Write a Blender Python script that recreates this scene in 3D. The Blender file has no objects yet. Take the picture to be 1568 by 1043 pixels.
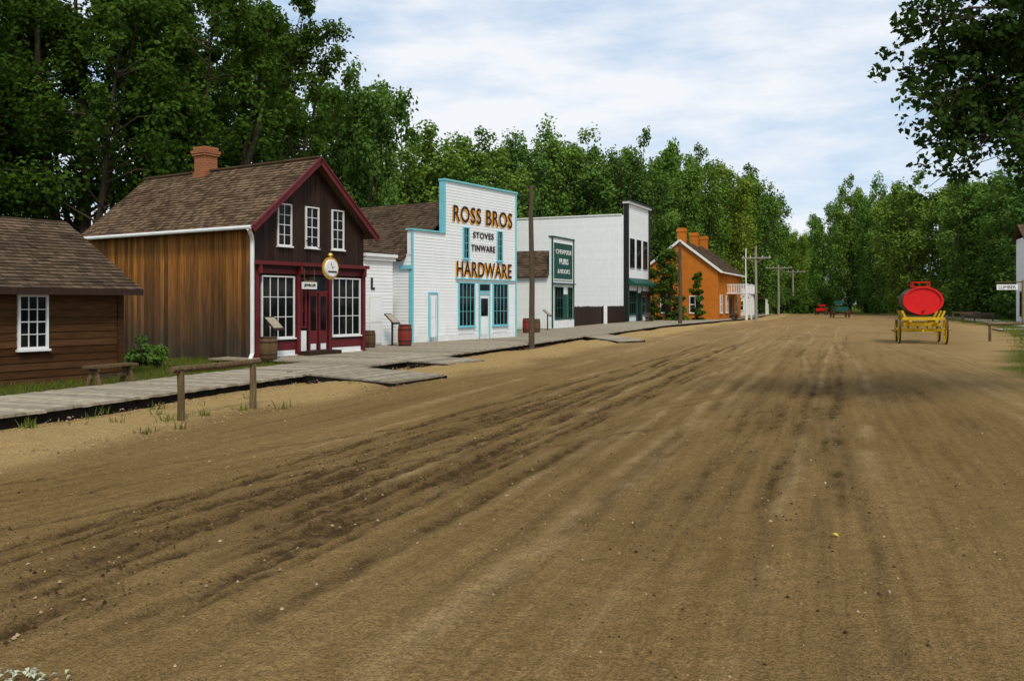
import bpy, math, random
import numpy as np
from mathutils import Vector
random.seed(7)
scene = bpy.context.scene
COL = scene.collection

# ---------------------------------------------------------------- materials
def new_mat(name):
    m = bpy.data.materials.new(name); m.use_nodes = True
    nt = m.node_tree
    for n in list(nt.nodes): nt.nodes.remove(n)
    out = nt.nodes.new('ShaderNodeOutputMaterial')
    return m, nt, out

def mixc(nt, fac, a, b, blend='MIX'):
    n = nt.nodes.new('ShaderNodeMix'); n.data_type = 'RGBA'; n.blend_type = blend
    for idx, v in ((0, fac), (6, a), (7, b)):
        if isinstance(v, (int, float)): n.inputs[idx].default_value = v
        elif isinstance(v, (tuple, list)): n.inputs[idx].default_value = (v[0], v[1], v[2], 1)
        else: nt.links.new(v, n.inputs[idx])
    return n.outputs[2]

def mathn(nt, op, a, b=None, clamp=False):
    n = nt.nodes.new('ShaderNodeMath'); n.operation = op; n.use_clamp = clamp
    for i, v in enumerate((a, b)):
        if v is None: continue
        if isinstance(v, (int, float)): n.inputs[i].default_value = v
        else: nt.links.new(v, n.inputs[i])
    return n.outputs[0]

def noise(nt, vec, scale, detail=4, rough=.55, stretch=None):
    if stretch is not None:
        mp = nt.nodes.new('ShaderNodeMapping'); mp.inputs['Scale'].default_value = stretch
        nt.links.new(vec, mp.inputs['Vector']); vec = mp.outputs[0]
    n = nt.nodes.new('ShaderNodeTexNoise'); n.inputs['Scale'].default_value = scale
    n.inputs['Detail'].default_value = detail; n.inputs['Roughness'].default_value = rough
    nt.links.new(vec, n.inputs['Vector'])
    return n.outputs['Fac']

def remap(nt, v, a, b, c=0., d=1.):
    n = nt.nodes.new('ShaderNodeMapRange'); n.clamp = True
    n.inputs[1].default_value = a; n.inputs[2].default_value = b
    n.inputs[3].default_value = c; n.inputs[4].default_value = d
    nt.links.new(v, n.inputs[0]); return n.outputs[0]

def attr(nt, name):
    n = nt.nodes.new('ShaderNodeAttribute'); n.attribute_name = name
    return n.outputs['Fac']

def objco(nt):
    return nt.nodes.new('ShaderNodeTexCoord').outputs['Object']

def principled(nt, out, col, rough=.7, spec=.3, metallic=0, bump=None, bstr=.3, bdist=.02):
    if rough >= .8:
        b = nt.nodes.new('ShaderNodeBsdfDiffuse')
        if isinstance(col, (tuple, list)): b.inputs['Color'].default_value = (*col[:3], 1)
        else: nt.links.new(col, b.inputs['Color'])
    else:
        b = nt.nodes.new('ShaderNodeBsdfPrincipled')
        if isinstance(col, (tuple, list)): b.inputs['Base Color'].default_value = (*col[:3], 1)
        else: nt.links.new(col, b.inputs['Base Color'])
        b.inputs['Roughness'].default_value = rough
        b.inputs['Metallic'].default_value = metallic
        b.inputs['Specular IOR Level'].default_value = spec
    if bump is not None:
        bn = nt.nodes.new('ShaderNodeBump'); bn.inputs['Strength'].default_value = bstr
        bn.inputs['Distance'].default_value = bdist
        nt.links.new(bump, bn.inputs['Height']); nt.links.new(bn.outputs[0], b.inputs['Normal'])
    nt.links.new(b.outputs[0], out.inputs[0]); return b

def M(name, c1, c2=None, scale=3, stretch=(1, 1, 1), rough=.7, rnd=0., spec=.25, bump=.25, bscale=30, metallic=0, grime=0.):
    m, nt, out = new_mat(name)
    co = objco(nt)
    if c2 is None: c2 = tuple(x*.78 for x in c1)
    f = remap(nt, noise(nt, co, scale, 5, .6, stretch), .32, .68)
    col = mixc(nt, f, c1, c2)
    if rnd:
        g = mathn(nt, 'MULTIPLY_ADD', attr(nt, 'rnd'), rnd)
        g.node.inputs[2].default_value = 1-rnd*.5
        cb = nt.nodes.new('ShaderNodeCombineXYZ')
        for i in range(3): nt.links.new(g, cb.inputs[i])
        col = mixc(nt, 1., col, cb.outputs[0], 'MULTIPLY')
    if grime:
        sp = nt.nodes.new('ShaderNodeSeparateXYZ'); nt.links.new(co, sp.inputs[0])
        low = remap(nt, sp.outputs[2], .1, 1.0, 1., 0.)
        gn = noise(nt, co, 2.2, 4, .6, (1.5, 1.5, .4))
        gg = mathn(nt, 'MULTIPLY', mathn(nt, 'ADD', mathn(nt, 'MULTIPLY', low, .7), .12), remap(nt, gn, .4, .7))
        gg = mathn(nt, 'MULTIPLY', gg, grime)
        col = mixc(nt, gg, col, (.25, .20, .13))
    principled(nt, out, col, rough, spec, metallic, noise(nt, co, bscale, 3, .6, stretch) if bump > 0 else None, bump, .01)
    return m

M_white = M('white_paint', (.84, .85, .84), (.78, .80, .80), 2.5, (1, 1, .6), .85, .05, bump=0, grime=.4)
M_whtrim = M('white_trim', (.80, .80, .78), (.70, .70, .68), 3, rough=.85, rnd=.05, bump=0)
M_blue = M('light_blue_paint', (.20, .56, .62), (.16, .48, .55), 3, rough=.5, rnd=.08, bump=0)
M_maroon = M('maroon_paint', (.14, .014, .018), (.10, .012, .014), 3, rough=.5)
M_green = M('green_paint', (.010, .085, .06), (.010, .065, .048), 3, rough=.5)
M_black = M('black_paint', (.012, .012, .012), (.02, .02, .02), 3, rough=.5)
M_letter = M('letter_brown', (.045, .022, .012), (.03, .014, .009), 3, rough=.6, bump=0)
M_orangel = M('letter_orange', (.80, .38, .04), (.72, .32, .04), 3, rough=.6, bump=0)
M_yellow = M('yellow_paint', (.66, .42, .012), (.48, .28, .01), 5, rough=.5, rnd=.15)
M_red = M('red_paint', (.72, .012, .010), (.60, .010, .010), 3, rough=.5, rnd=.05)
M_dred = M('red_barrel_paint', (.25, .03, .02), (.16, .03, .02), 5, rough=.6, rnd=.2)
M_iron = M('iron', (.03, .028, .026), (.06, .04, .03), 6, rough=.5, metallic=.5)
M_gold = M('gilt', (.75, .42, .06), (.65, .35, .05), 6, rough=.35, metallic=.5)
M_dark = M('dark_interior', (.012, .010, .009), (.02, .017, .014), 3, rough=.85, bump=0)
M_dwood = M('dark_brown_boards', (.036, .015, .008), (.018, .008, .005), 4, (6, 6, .5), .7, .7)
M_lwood = M('shed_boards', (.088, .042, .018), (.045, .022, .011), 4, (.5, .5, 6), .85, .8)
M_plank = M('weathered_planks', (.40, .345, .26), (.23, .19, .135), 3, (2, 2, 2), .85, .55)
M_gwood = M('grey_post_wood', (.19, .13, .068), (.08, .055, .032), 5, (5, 5, .5), .85, .3)
M_pole = M('pole_wood', (.125, .092, .065), (.065, .048, .035), 5, (6, 6, .4), .85)
M_polel = M('grey_pole_wood', (.34, .31, .27), (.22, .20, .17), 5, (6, 6, .4), .85)
M_shing = M('cedar_shingles', (.165, .112, .068), (.095, .062, .040), .9, (1, 1, 1), .85, .9, bump=0)
M_shing2 = M('old_shingles', (.125, .085, .055), (.075, .052, .036), .9, (1, 1, 1), .85, .8, bump=0)
M_oak = M('barrel_oak', (.16, .085, .035), (.09, .05, .022), 4, (4, 4, .5), .6, .4)

def side_wall_mat():
    m, nt, out = new_mat('stained_side_boards')
    co = objco(nt)
    sp = nt.nodes.new('ShaderNodeSeparateXYZ'); nt.links.new(co, sp.inputs[0])
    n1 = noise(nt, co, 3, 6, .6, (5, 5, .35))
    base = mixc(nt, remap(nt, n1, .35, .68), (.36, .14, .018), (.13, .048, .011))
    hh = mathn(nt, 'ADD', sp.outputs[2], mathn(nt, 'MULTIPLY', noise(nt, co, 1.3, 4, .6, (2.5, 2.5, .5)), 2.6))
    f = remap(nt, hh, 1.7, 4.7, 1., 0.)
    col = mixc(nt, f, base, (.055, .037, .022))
    g = mathn(nt, 'MULTIPLY_ADD', attr(nt, 'rnd'), .9); g.node.inputs[2].default_value = .5
    cb = nt.nodes.new('ShaderNodeCombineXYZ')
    for i in range(3): nt.links.new(g, cb.inputs[i])
    col = mixc(nt, 1., col, cb.outputs[0], 'MULTIPLY')
    principled(nt, out, col, .75, .2, bump=n1, bstr=.3, bdist=.01)
    return m
M_side = side_wall_mat()

def brick_mat(name, c1, c2, mortar, sc=1.):
    m, nt, out = new_mat(name)
    co = objco(nt)
    sp = nt.nodes.new('ShaderNodeSeparateXYZ'); nt.links.new(co, sp.inputs[0])
    cb = nt.nodes.new('ShaderNodeCombineXYZ')
    nt.links.new(mathn(nt, 'ADD', sp.outputs[0], sp.outputs[1]), cb.inputs[0])
    nt.links.new(sp.outputs[2], cb.inputs[1])
    b = nt.nodes.new('ShaderNodeTexBrick'); nt.links.new(cb.outputs[0], b.inputs['Vector'])
    b.inputs['Color1'].default_value = (*c1, 1); b.inputs['Color2'].default_value = (*c2, 1)
    b.inputs['Mortar'].default_value = (*mortar, 1); b.inputs['Scale'].default_value = 1.
    b.inputs['Brick Width'].default_value = .24*sc; b.inputs['Row Height'].default_value = .085*sc
    b.inputs['Mortar Size'].default_value = .008*sc
    col = mixc(nt, remap(nt, noise(nt, co, 1.5, 5), .35, .7, 0, .35), b.outputs['Color'], tuple(x*.6 for x in c1))
    principled(nt, out, col, .85, .2, bump=b.outputs['Fac'], bstr=-.2, bdist=.01)
    return m
M_obrick = brick_mat('orange_brick', (.60, .175, .016), (.48, .13, .014), (.44, .21, .07))
M_brick = brick_mat('red_brick', (.40, .13, .05), (.25, .08, .04), (.36, .24, .15))

def glass_mat():
    m, nt, out = new_mat('window_glass')
    co = objco(nt)
    n = noise(nt, co, 1.1, 3, .5)
    col = mixc(nt, remap(nt, n, .5, .75), (.006, .007, .008), (.045, .040, .034))
    principled(nt, out, col, .05, .09, bump=noise(nt, co, 3, 2), bstr=.08, bdist=.01)
    return m
M_glass = glass_mat()

def leaf_mat(name, dark, light, trans=.25):
    m, nt, out = new_mat(name)
    a = attr(nt, 'rnd')
    oi = nt.nodes.new('ShaderNodeObjectInfo').outputs['Random']
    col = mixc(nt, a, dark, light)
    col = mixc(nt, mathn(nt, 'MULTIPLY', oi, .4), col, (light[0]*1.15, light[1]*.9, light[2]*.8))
    d = nt.nodes.new('ShaderNodeBsdfDiffuse'); nt.links.new(col, d.inputs['Color'])
    t = nt.nodes.new('ShaderNodeBsdfTranslucent'); nt.links.new(mixc(nt, .4, col, (.12, .20, .02)), t.inputs['Color'])
    mx = nt.nodes.new('ShaderNodeMixShader'); mx.inputs[0].default_value = trans
    nt.links.new(d.outputs[0], mx.inputs[1]); nt.links.new(t.outputs[0], mx.inputs[2])
    nt.links.new(mx.outputs[0], out.inputs[0]); return m
M_leaf = leaf_mat('poplar_leaves', (.038, .105, .016), (.185, .315, .055))
M_leafd = leaf_mat('dark_poplar_leaves', (.030, .085, .018), (.150, .265, .052), .25)
M_leafb = leaf_mat('cottonwood_leaves', (.014, .040, .007), (.095, .175, .026), .3)
M_leafn = leaf_mat('maple_leaves', (.008, .026, .008), (.042, .085, .018), .2)
M_leafy = leaf_mat('spring_leaves', (.07, .15, .016), (.23, .33, .045))
M_grass = leaf_mat('grass_blades', (.05, .085, .012), (.16, .19, .04))
M_bark = M('bark', (.085, .062, .045), (.04, .030, .024), 4, (4, 4, .8), .9, bump=.8, bscale=12)
M_stone = M('pebbles', (.32, .23, .13), (.20, .14, .08), 8, rough=.9, rnd=1.3, bump=0)
M_clod = M('mud_clods', (.085, .052, .026), (.045, .028, .014), 8, rough=.9, rnd=.9, bump=0)

# ---------------------------------------------------------------- mesh builder
FRONT = lambda W=0, D=0: (lambda a, o, z: (a, -o, z))
LEFT = lambda W=0, D=0: (lambda a, o, z: (-o, a, z))
def RIGHT(W): return lambda a, o, z: (W+o, a, z)

class MB:
    def __init__(s, name, mats):
        s.name = name; s.mats = mats; s.v = []; s.f = []; s.m = []; s.r = []
    def face(s, pts, m=0, r=None):
        k = len(s.v); s.v += [tuple(p) for p in pts]; s.f.append(tuple(range(k, k+len(pts))))
        s.m.append(m); s.r.append(random.random() if r is None else r)
    def hexa(s, p, m=0, r=None):
        r = random.random() if r is None else r
        k = len(s.v); s.v += [tuple(q) for q in p]
        for q in ((0, 3, 2, 1), (4, 5, 6, 7), (0, 1, 5, 4), (1, 2, 6, 5), (2, 3, 7, 6), (3, 0, 4, 7)):
            s.f.append(tuple(k+i for i in q)); s.m.append(m); s.r.append(r)
    def box(s, x0, x1, y0, y1, z0, z1, m=0, r=None):
        s.hexa([(x0, y0, z0), (x1, y0, z0), (x1, y1, z0), (x0, y1, z0), (x0, y0, z1), (x1, y0, z1), (x1, y1, z1), (x0, y1, z1)], m, r)
    def pb(s, P, a0, a1, o0, o1, z0, z1, m=0, r=None):
        s.hexa([P(a0, o0, z0), P(a1, o0, z0), P(a1, o1, z0), P(a0, o1, z0), P(a0, o0, z1), P(a1, o0, z1), P(a1, o1, z1), P(a0, o1, z1)], m, r)
    def beam(s, p0, p1, w, h, m=0, r=None, up=(0, 0, 1)):
        p0 = Vector(p0); p1 = Vector(p1); d = (p1-p0).normalized(); up = Vector(up)
        if abs(d.dot(up)) > .99: up = Vector((0, 1, 0))
        sx = d.cross(up).normalized()*w/2; sz = sx.normalized().cross(d).normalized()*h/2
        s.hexa([p0-sx-sz, p0+sx-sz, p1+sx-sz, p1-sx-sz, p0-sx+sz, p0+sx+sz, p1+sx+sz, p1-sx+sz], m, r)
    def tube(s, pts, rad, n=8, m=0, cap=True, r=None, jitter=0):
        r = random.random() if r is None else r
        pts = [Vector(p) for p in pts]; rings = []
        ref = None
        for i, p in enumerate(pts):
            d = (pts[min(i+1, len(pts)-1)]-pts[max(i-1, 0)])
            d = d.normalized() if d.length > 1e-9 else Vector((0, 0, 1))
            if ref is None:
                ref = Vector((1, 0, 0)) if abs(d.x) < .8 else Vector((0, 1, 0))
            a = (ref-d*ref.dot(d)).normalized(); b = d.cross(a); ref = a
            k = len(s.v)
            for j in range(n):
                t = 2*math.pi*j/n; rr = rad[i]*(1+random.uniform(-jitter, jitter))
                s.v.append(tuple(p+a*math.cos(t)*rr+b*math.sin(t)*rr))
            rings.append(k)
        for i in range(len(rings)-1):
            for j in range(n):
                s.f.append((rings[i]+j, rings[i]+(j+1) % n, rings[i+1]+(j+1) % n, rings[i+1]+j)); s.m.append(m); s.r.append(r)
        if cap:
            s.f.append(tuple(rings[0]+j for j in range(n))[::-1]); s.m.append(m); s.r.append(r)
            s.f.append(tuple(rings[-1]+j for j in range(n))); s.m.append(m); s.r.append(r)
    def make(s, parent=None, loc=(0, 0, 0), rot=0, smooth=False):
        me = bpy.data.meshes.new(s.name); me.from_pydata(s.v, [], s.f)
        for mt in s.mats: me.materials.append(mt)
        me.polygons.foreach_set('material_index', s.m)
        at = me.attributes.new('rnd', 'FLOAT', 'FACE'); at.data.foreach_set('value', s.r)
        if smooth: me.polygons.foreach_set('use_smooth', [True]*len(s.f))
        me.update()
        ob = bpy.data.objects.new(s.name, me); COL.objects.link(ob)
        if parent: ob.parent = parent
        else: ob.location = loc; ob.rotation_euler = (0, 0, rot)
        return ob

def empty(name, loc, rot=0):
    e = bpy.data.objects.new(name, None); COL.objects.link(e)
    e.location = loc; e.rotation_euler = (0, 0, rot); e.empty_display_size = .2
    return e

def siding_h(mb, P, lim, z0, z1, m=0, ex=.14, proud=.018):
    z = z0
    while z < z1-.01:
        zt = min(z+ex, z1); a0, a1 = lim(z+ex*.5) if callable(lim) else lim
        if a1-a0 < .05: break
        r = random.random()
        mb.hexa([P(a0, 0, z), P(a1, 0, z), P(a1, proud, z), P(a0, proud, z), P(a0, 0, zt), P(a1, 0, zt), P(a1, proud*.25, zt), P(a0, proud*.25, zt)], m, r)
        z = zt
def siding_v(mb, P, a0, a1, z0, ztop, m=0, w=.22):
    a = a0
    while a < a1-.02:
        ww = w*random.uniform(.8, 1.15); b = min(a+ww, a1); r = random.random()
        zt0 = ztop(a) if callable(ztop) else ztop; zt1 = ztop(b) if callable(ztop) else ztop
        o = .02+random.random()*.012; g = .012
        mb.hexa([P(a+g, 0, z0), P(b, 0, z0), P(b, o, z0), P(a+g, o, z0), P(a+g, 0, zt0), P(b, 0, zt1), P(b, o, zt1), P(a+g, o, zt0)], m, r)
        a = b
def window(mb, P, a0, a1, z0, z1, nx, nz, mg, mf, fw=.07, mun=.03, o=.035, sill=True):
    mb.pb(P, a0, a1, 0, o, z0, z1, mg)
    mb.pb(P, a0-fw, a0, 0, o+.05, z0-fw, z1+fw, mf); mb.pb(P, a1, a1+fw, 0, o+.05, z0-fw, z1+fw, mf)
    mb.pb(P, a0, a1, 0, o+.048, z1, z1+fw, mf); mb.pb(P, a0, a1, 0, o+.048, z0-fw, z0, mf)
    if sill: mb.pb(P, a0-fw-.03, a1+fw+.03, 0, o+.10, z0-fw-.05, z0-fw-.002, mf)
    for i in range(1, nx):
        a = a0+(a1-a0)*i/nx; mb.pb(P, a-mun/2, a+mun/2, o-.005, o+.02, z0, z1, mf)
    for i in range(1, nz):
        z = z0+(z1-z0)*i/nz; mm = mun*1.5 if i*2 == nz else mun
        mb.pb(P, a0, a1, o-.005, o+.017, z-mm/2, z+mm/2, mf)
def shingles(mb, p0, E, S, m=0, w=.17, ex=.16, slab=None):
    p0 = Vector(p0); E = Vector(E); S = Vector(S)
    n = E.cross(S).normalized()
    if n.z < 0: n = -n
    el = E.length; sl = S.length; e = E/el; s_ = S/sl
    t = .06
    q = [p0, p0+E, p0+E+S, p0+S]
    mb.hexa([c-n*t for c in q]+q, m if slab is None else slab, .2)
    y = 0
    while y < sl-.01:
        yt = min(y+ex, sl); x = 0
        while x < el-.01:
            xx = min(x+w*random.uniform(.6, 1.4), el); r = random.random()
            j = random.uniform(-.012, .012) if y > 0 else 0
            a = p0+e*(x+.004)+s_*(y+j); b = p0+e*(xx-.004)+s_*(y+j)
            c = p0+e*(xx-.004)+s_*yt; d = p0+e*(x+.004)+s_*yt
            h = .026+random.random()*.012
            mb.face([a+n*h, b+n*h, c+n*.008, d+n*.008], m, r)
            mb.face([a, b, b+n*h, a+n*h], m, r*.5)
            x = xx
        y = yt
def text(body, parent, u0, u1, z0, z1, o, m, name, bold=0., ext=.012, sp=1.):
    cu = bpy.data.curves.new(name, 'FONT'); cu.body = body; cu.extrude = ext; cu.offset = bold
    cu.align_x = 'LEFT'; cu.size = 1; cu.space_character = sp
    ob = bpy.data.objects.new(name, cu); COL.objects.link(ob); cu.materials.append(m)
    bpy.context.view_layer.update()
    bb = [Vector(c) for c in ob.bound_box]
    x0 = min(b.x for b in bb); x1 = max(b.x for b in bb); y0 = min(b.y for b in bb); y1 = max(b.y for b in bb)
    sx = (u1-u0)/(x1-x0); sz = (z1-z0)/(y1-y0)
    ob.parent = parent; ob.rotation_euler = (math.pi/2, 0, 0); ob.scale = (sx, sz, 1)
    ob.location = (u0-x0*sx, -o, z0-y0*sz)
    return ob

R = math.radians
def bempty(name, x, y, a): return empty(name, (x, y, 0), R(90-a))

# ================================================================ BUILDINGS
b = bempty('wooden_gabled_shop', -8.1, 27.6, 33)
W, D = 5.0, 9.0; zw = 4.42; zr = 6.72
F = FRONT(); L = LEFT()
mb = MB('walls', [M_dwood, M_side, M_dark])
mb.box(.02, W-.02, .02, D-.02, 0, zw, 2)
mb.face([(0, .02, zw), (W, .02, zw), (W/2, .02, zr-.1)], 0); mb.face([(0, D, zw), (W, D, zw), (W/2, D, zr-.1)], 0)
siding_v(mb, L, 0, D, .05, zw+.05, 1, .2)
siding_v(mb, F, 0, W, .05, lambda a: zw-.05+(zr-zw-.1)*(1-abs(a-W/2)/(W/2)), 0, .2)
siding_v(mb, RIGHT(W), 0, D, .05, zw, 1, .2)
mb.make(b)
mb = MB('roof', [M_shing, M_maroon, M_whtrim])
ov = .35; ovf = .38
shingles(mb, (-ov, -ovf, 4.24), (0, D+2*ovf-.3, 0), (W/2+ov, 0, zr-4.24), 0)
shingles(mb, (W+ov, -ovf, 4.24), (0, D+2*ovf-.3, 0), (-W/2-ov, 0, zr-4.24), 0)
mb.beam((W/2, -ovf, zr+.03), (W/2, D+.1, zr+.03), .2, .06, 0)
for sx in (-1, 1):
    x0 = W/2+sx*(W/2+ov+.02)
    mb.beam((x0, -ovf-.03, 4.24-.10), (W/2, -ovf-.03, zr-.10), .05, .2, 1)
    mb.beam((x0, -ovf-.06, 4.24+.0), (W/2, -ovf-.06, zr+.0), .06, .05, 1)
mb.tube([(-ov-.06, -ovf, 4.2), (-ov-.06, D+.1, 4.2)], [.06, .06], 8, 2)
mb.tube([(-ov-.06, -.25, 4.16), (-.15, -.1, 3.95), (-.09, -.06, 3.8), (-.09, -.06, .3), (-.3, -.2, .1)], [.065]*5, 8, 2)
mb.make(b)
mb = MB('chimney', [M_brick])
mb.box(W/2-.28, W/2+.28, 5.2, 5.8, 6.2, 7.3); mb.box(W/2-.34, W/2+.34, 5.14, 5.86, 7.3, 7.38); mb.box(W/2-.37, W/2+.37, 5.11, 5.89, 7.382, 7.48)
mb.box(W/2-.31, W/2+.31, 5.17, 5.83, 7.482, 7.62); mb.box(W/2-.32, W/2+.32, 5.16, 5.84, 6.3, 6.7)
mb.make(b)
mb = MB('upper_windows', [M_glass, M_whtrim])
for a0, a1 in ((.98, 1.5), (2.2, 2.72), (3.42, 3.92)):
    window(mb, F, a0, a1, 3.76, 5.05, 2, 4, 0, 1, .04, .018)
mb.make(b)
mb = MB('storefront', [M_glass, M_whtrim, M_maroon, M_dwood, M_dark])
mb.pb(F, -.05, W+.05, 0, .28, 3.08, 3.2, 2); mb.pb(F, -.02, W+.02, 0, .16, 2.98, 3.08, 3); mb.pb(F, 0, W, 0, .1, 2.82, 2.98, 2)
for a0, a1 in ((.32, 1.62), (3.42, 4.75)):
    window(mb, F, a0, a1, .78, 2.7, 4, 3, 0, 1, .04, .022)
    mb.pb(F, a0-.1, a1+.1, 0, .06, .34, .62, 2); mb.pb(F, a0-.05, a1+.05, 0, .075, .18, .33, 1)
for a in (.0, 1.74, 3.18, 4.86):
    mb.pb(F, a, a+.14, 0, .13, .15, 2.82, 2)
for a in (.05, 1.76, 3.2, 4.82): mb.pb(F, a, a+.1, .13, .26, 2.8, 3.08, 2)
mb.pb(F, 1.9, 3.16, 0, .032, .15, 2.8, 4)
mb.pb(F, 1.9, 2.18, .03, .07, .15, .95, 1); window(mb, F, 2.0, 2.12, 1.1, 2.65, 1, 3, 0, 2, .06, sill=False)
for a0 in (2.28, 2.74):
    mb.pb(F, a0, a0+.38, .03, .09, .2, 2.2, 2); mb.pb(F, a0+.07, a0+.31, .09, .1, .95, 2.1, 0); mb.pb(F, a0+.07, a0+.31, .09, .105, .3, .5, 1)
mb.pb(F, 2.28, 3.12, .03, .08, 2.28, 2.75, 0); mb.pb(F, 2.25, 3.15, .03, .1, 2.2, 2.28, 2)
mb.pb(F, 1.8, 3.3, .1, .6, .15, .28, 3)
mb.box(0.09, W, -.11, -.02, .1, .18, 1)
mb.make(b)
mb = MB('clock_sign', [M_whtrim, M_gold, M_iron])
c = Vector((2.15, -1.2, 3.0))
mb.tube([(c.x, c.y-.06, c.z), (c.x, c.y+.06, c.z)], [.29, .29], 28, 0)
mb.tube([(c.x, c.y-.085, c.z), (c.x, c.y-.061, c.z)], [.265, .265], 28, 0)
for i in range(28):
    t0 = 2*math.pi*i/28; t1 = 2*math.pi*(i+1)/28
    mb.beam((c.x+.29*math.cos(t0), c.y, c.z+.29*math.sin(t0)), (c.x+.29*math.cos(t1), c.y, c.z+.29*math.sin(t1)), .15, .035, 1, .5, up=(0, 1, 0))
mb.tube([(c.x, c.y, c.z+.3), (c.x, c.y, c.z+.36), (c.x, c.y, c.z+.42), (c.x, c.y, c.z+.48), (c.x, c.y, c.z+.5)], [.04, .04, .09, .07, .02], 12, 1)
mb.beam((c.x, c.y, c.z+.52), (c.x, -.1, c.z+.52), .03, .04, 2); mb.beam((c.x, -.1, c.z+.95), (c.x, c.y+.2, c.z+.53), .025, .025, 2)
mb.beam((c.x, c.y-.09, c.z), (c.x-.05, c.y-.09, c.z+.17), .018, .01, 2); mb.beam((c.x, c.y-.09, c.z), (c.x+.1, c.y-.09, c.z+.05), .018, .01, 2)
mb.make(b)
text('WATCHMAKER', b, 1.95, 2.35, 2.86, 2.91, .095+1.2, M_black, 'clock_lettering')
mb = MB('hanging_sign', [M_gwood, M_whtrim])
mb.box(1.75, 2.4, -.34, -.3, 2.33, 2.56, 1); mb.box(1.85, 2.3, -.335, -.305, 2.56, 2.62, 0)
mb.beam((1.85, -.32, 2.6), (1.85, -.32, 3.0), .015, .015, 0); mb.beam((2.3, -.32, 2.6), (2.3, -.32, 3.0), .015, .015, 0)
mb.make(b)
text('JEWELLER', b, 1.82, 2.33, 2.39, 2.5, .345, M_black, 'sign_lettering')

b = bempty('wooden_shed', -9.6, 21.62, 33)
mb = MB('walls', [M_lwood, M_dark])
mb.box(-8, 0, .02, 5.9, 0, 2.35, 1); siding_h(mb, F, (-8, 0), .02, 2.35, 0, .17, .03); siding_h(mb, RIGHT(0), (0, 5.9), .02, 2.35, 0, .17, .03)
mb.face([(0, 0, 2.35), (0, 5.9, 2.35), (0, 2.95, 3.95)], 0)
mb.pb(F, -.1, .05, 0, .06, 0, 2.35, 0); mb.pb(F, -8, 0.05, 0, .05, 2.2, 2.38, 0, .1)
mb.make(b)
mb = MB('roof', [M_shing2, M_dwood])
shingles(mb, (-8.5, -.45, 2.18), (8.8, 0, 0), (0, 3.35, 1.84), 0, .18, .17)
shingles(mb, (-8.5, 6.25, 2.18), (8.8, 0, 0), (0, -3.35, 1.84), 0, .18, .17)
mb.beam((-8.5, -.47, 2.12), (.3, -.47, 2.12), .04, .14, 1)
mb.make(b)
mb = MB('window', [M_glass, M_whtrim]); window(mb, F, -2.46, -1.88, .88, 2.0, 3, 4, 0, 1, .05, .018); mb.make(b)

b = bempty('white_annex', -5.94, 35.3, 33)
mb = MB('walls', [M_white, M_whtrim, M_shing2, M_black, M_glass])
mb.box(0, 1.75, .02, 6, 0, 3.7, 0); siding_h(mb, F, (0, 1.75), .1, 3.75, 0); siding_h(mb, RIGHT(1.75), (0, 6), .1, 3.7, 0); siding_h(mb, L, (0, 6), .1, 3.7, 0)
mb.pb(F, -.1, 1.85, 0, .22, 3.75, 3.87, 1); mb.pb(F, -.05, 1.8, 0, .14, 3.6, 3.75, 1)
shingles(mb, (-.1, 0, 3.9), (1.95, 0, 0), (0, 4, .5), 2)
mb.pb(F, .3, 1.05, .02, .06, .2, 2.15, 1); mb.pb(F, .36, .99, .06, .075, .25, 1.0, 0); mb.pb(F, .36, .99, .06, .075, 1.1, 2.05, 0)
mb.pb(F, .4, .5, .02, .05, 2.5, 2.9, 3); mb.pb(F, .4, .62, .02, .05, 2.42, 2.5, 3)
mb.make(b)

b = bempty('hardware_store', -4.36, 38.2, 33)
W = 8.35; S0 = 2.33
mb = MB('walls', [M_white, M_whtrim, M_blue])
mb.box(.02, W-.02, .05, 13, 0, 4.0, 0); mb.box(0.02, S0, .02, .25, 3.9, 5.04, 0); mb.box(S0, W-.02, .02, .25, 3.9, 7.46, 0)
siding_h(mb, F, (0, W), .15, 5.04, 0, .135); siding_h(mb, F, (S0, W), 5.04, 7.46, 0, .135)
siding_h(mb, L, (0, 13), .15, 3.8, 0, .135); siding_h(mb, RIGHT(W), (0, 13), .15, 3.8, 0, .135)
siding_h(mb, lambda a, o, z: (a, .25+o, z), (S0, W), 5.0, 7.46, 0, .2)
mb.pb(F, -.03, .10, 0, .05, .15, 5.04, 2); mb.pb(F, W-.08, W+.03, 0, .05, .15, 7.46, 2); mb.pb(F, S0-.02, S0+.07, 0, .05, 5.04, 7.46, 2)
mb.box(-.06, S0, -.1, .28, 5.04, 5.11, 2); mb.box(S0-.06, W+.06, -.1, .28, 7.46, 7.54, 2)
mb.box(S0-.03, S0, .0, .26, 5.14, 7.46, 2); mb.pb(F, .12, W-.12, 0, .04, .15, .4, 1)
mb.pb(F, 3.15, W-.12, 0, .12, 2.98, 3.03, 2); mb.pb(F, 3.2, W-.12, 0, .05, 2.88, 2.98, 1)
mb.box(-.12, 0, -.08, .6, 3.35, 3.5, 2); mb.pb(L, 0.0, .12, 0, .04, .15, 3.4, 2)
mb.make(b)
mb = MB('roof', [M_shing2])
shingles(mb, (-.35, .3, 3.72), (0, 13, 0), (4.5, 0, 3.05), 0, .22, .2); shingles(mb, (8.65, .3, 3.72), (0, 13, 0), (-4.5, 0, 3.05), 0, .22, .2)
mb.make(b)
mb = MB('windows', [M_glass, M_blue, M_whtrim])
for a0, a1 in ((3.78, 4.16), (6.63, 7.0)): window(mb, F, a0, a1, 4.0, 5.4, 2, 4, 0, 1, .05, .018)
for a0, a1 in ((3.42, 4.62), (6.25, 7.5)): window(mb, F, a0, a1, .82, 2.8, 4, 3, 0, 1, .055, .018); mb.pb(F, a0, a1, 0, .05, .42, .7, 2)
mb.make(b)
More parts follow.
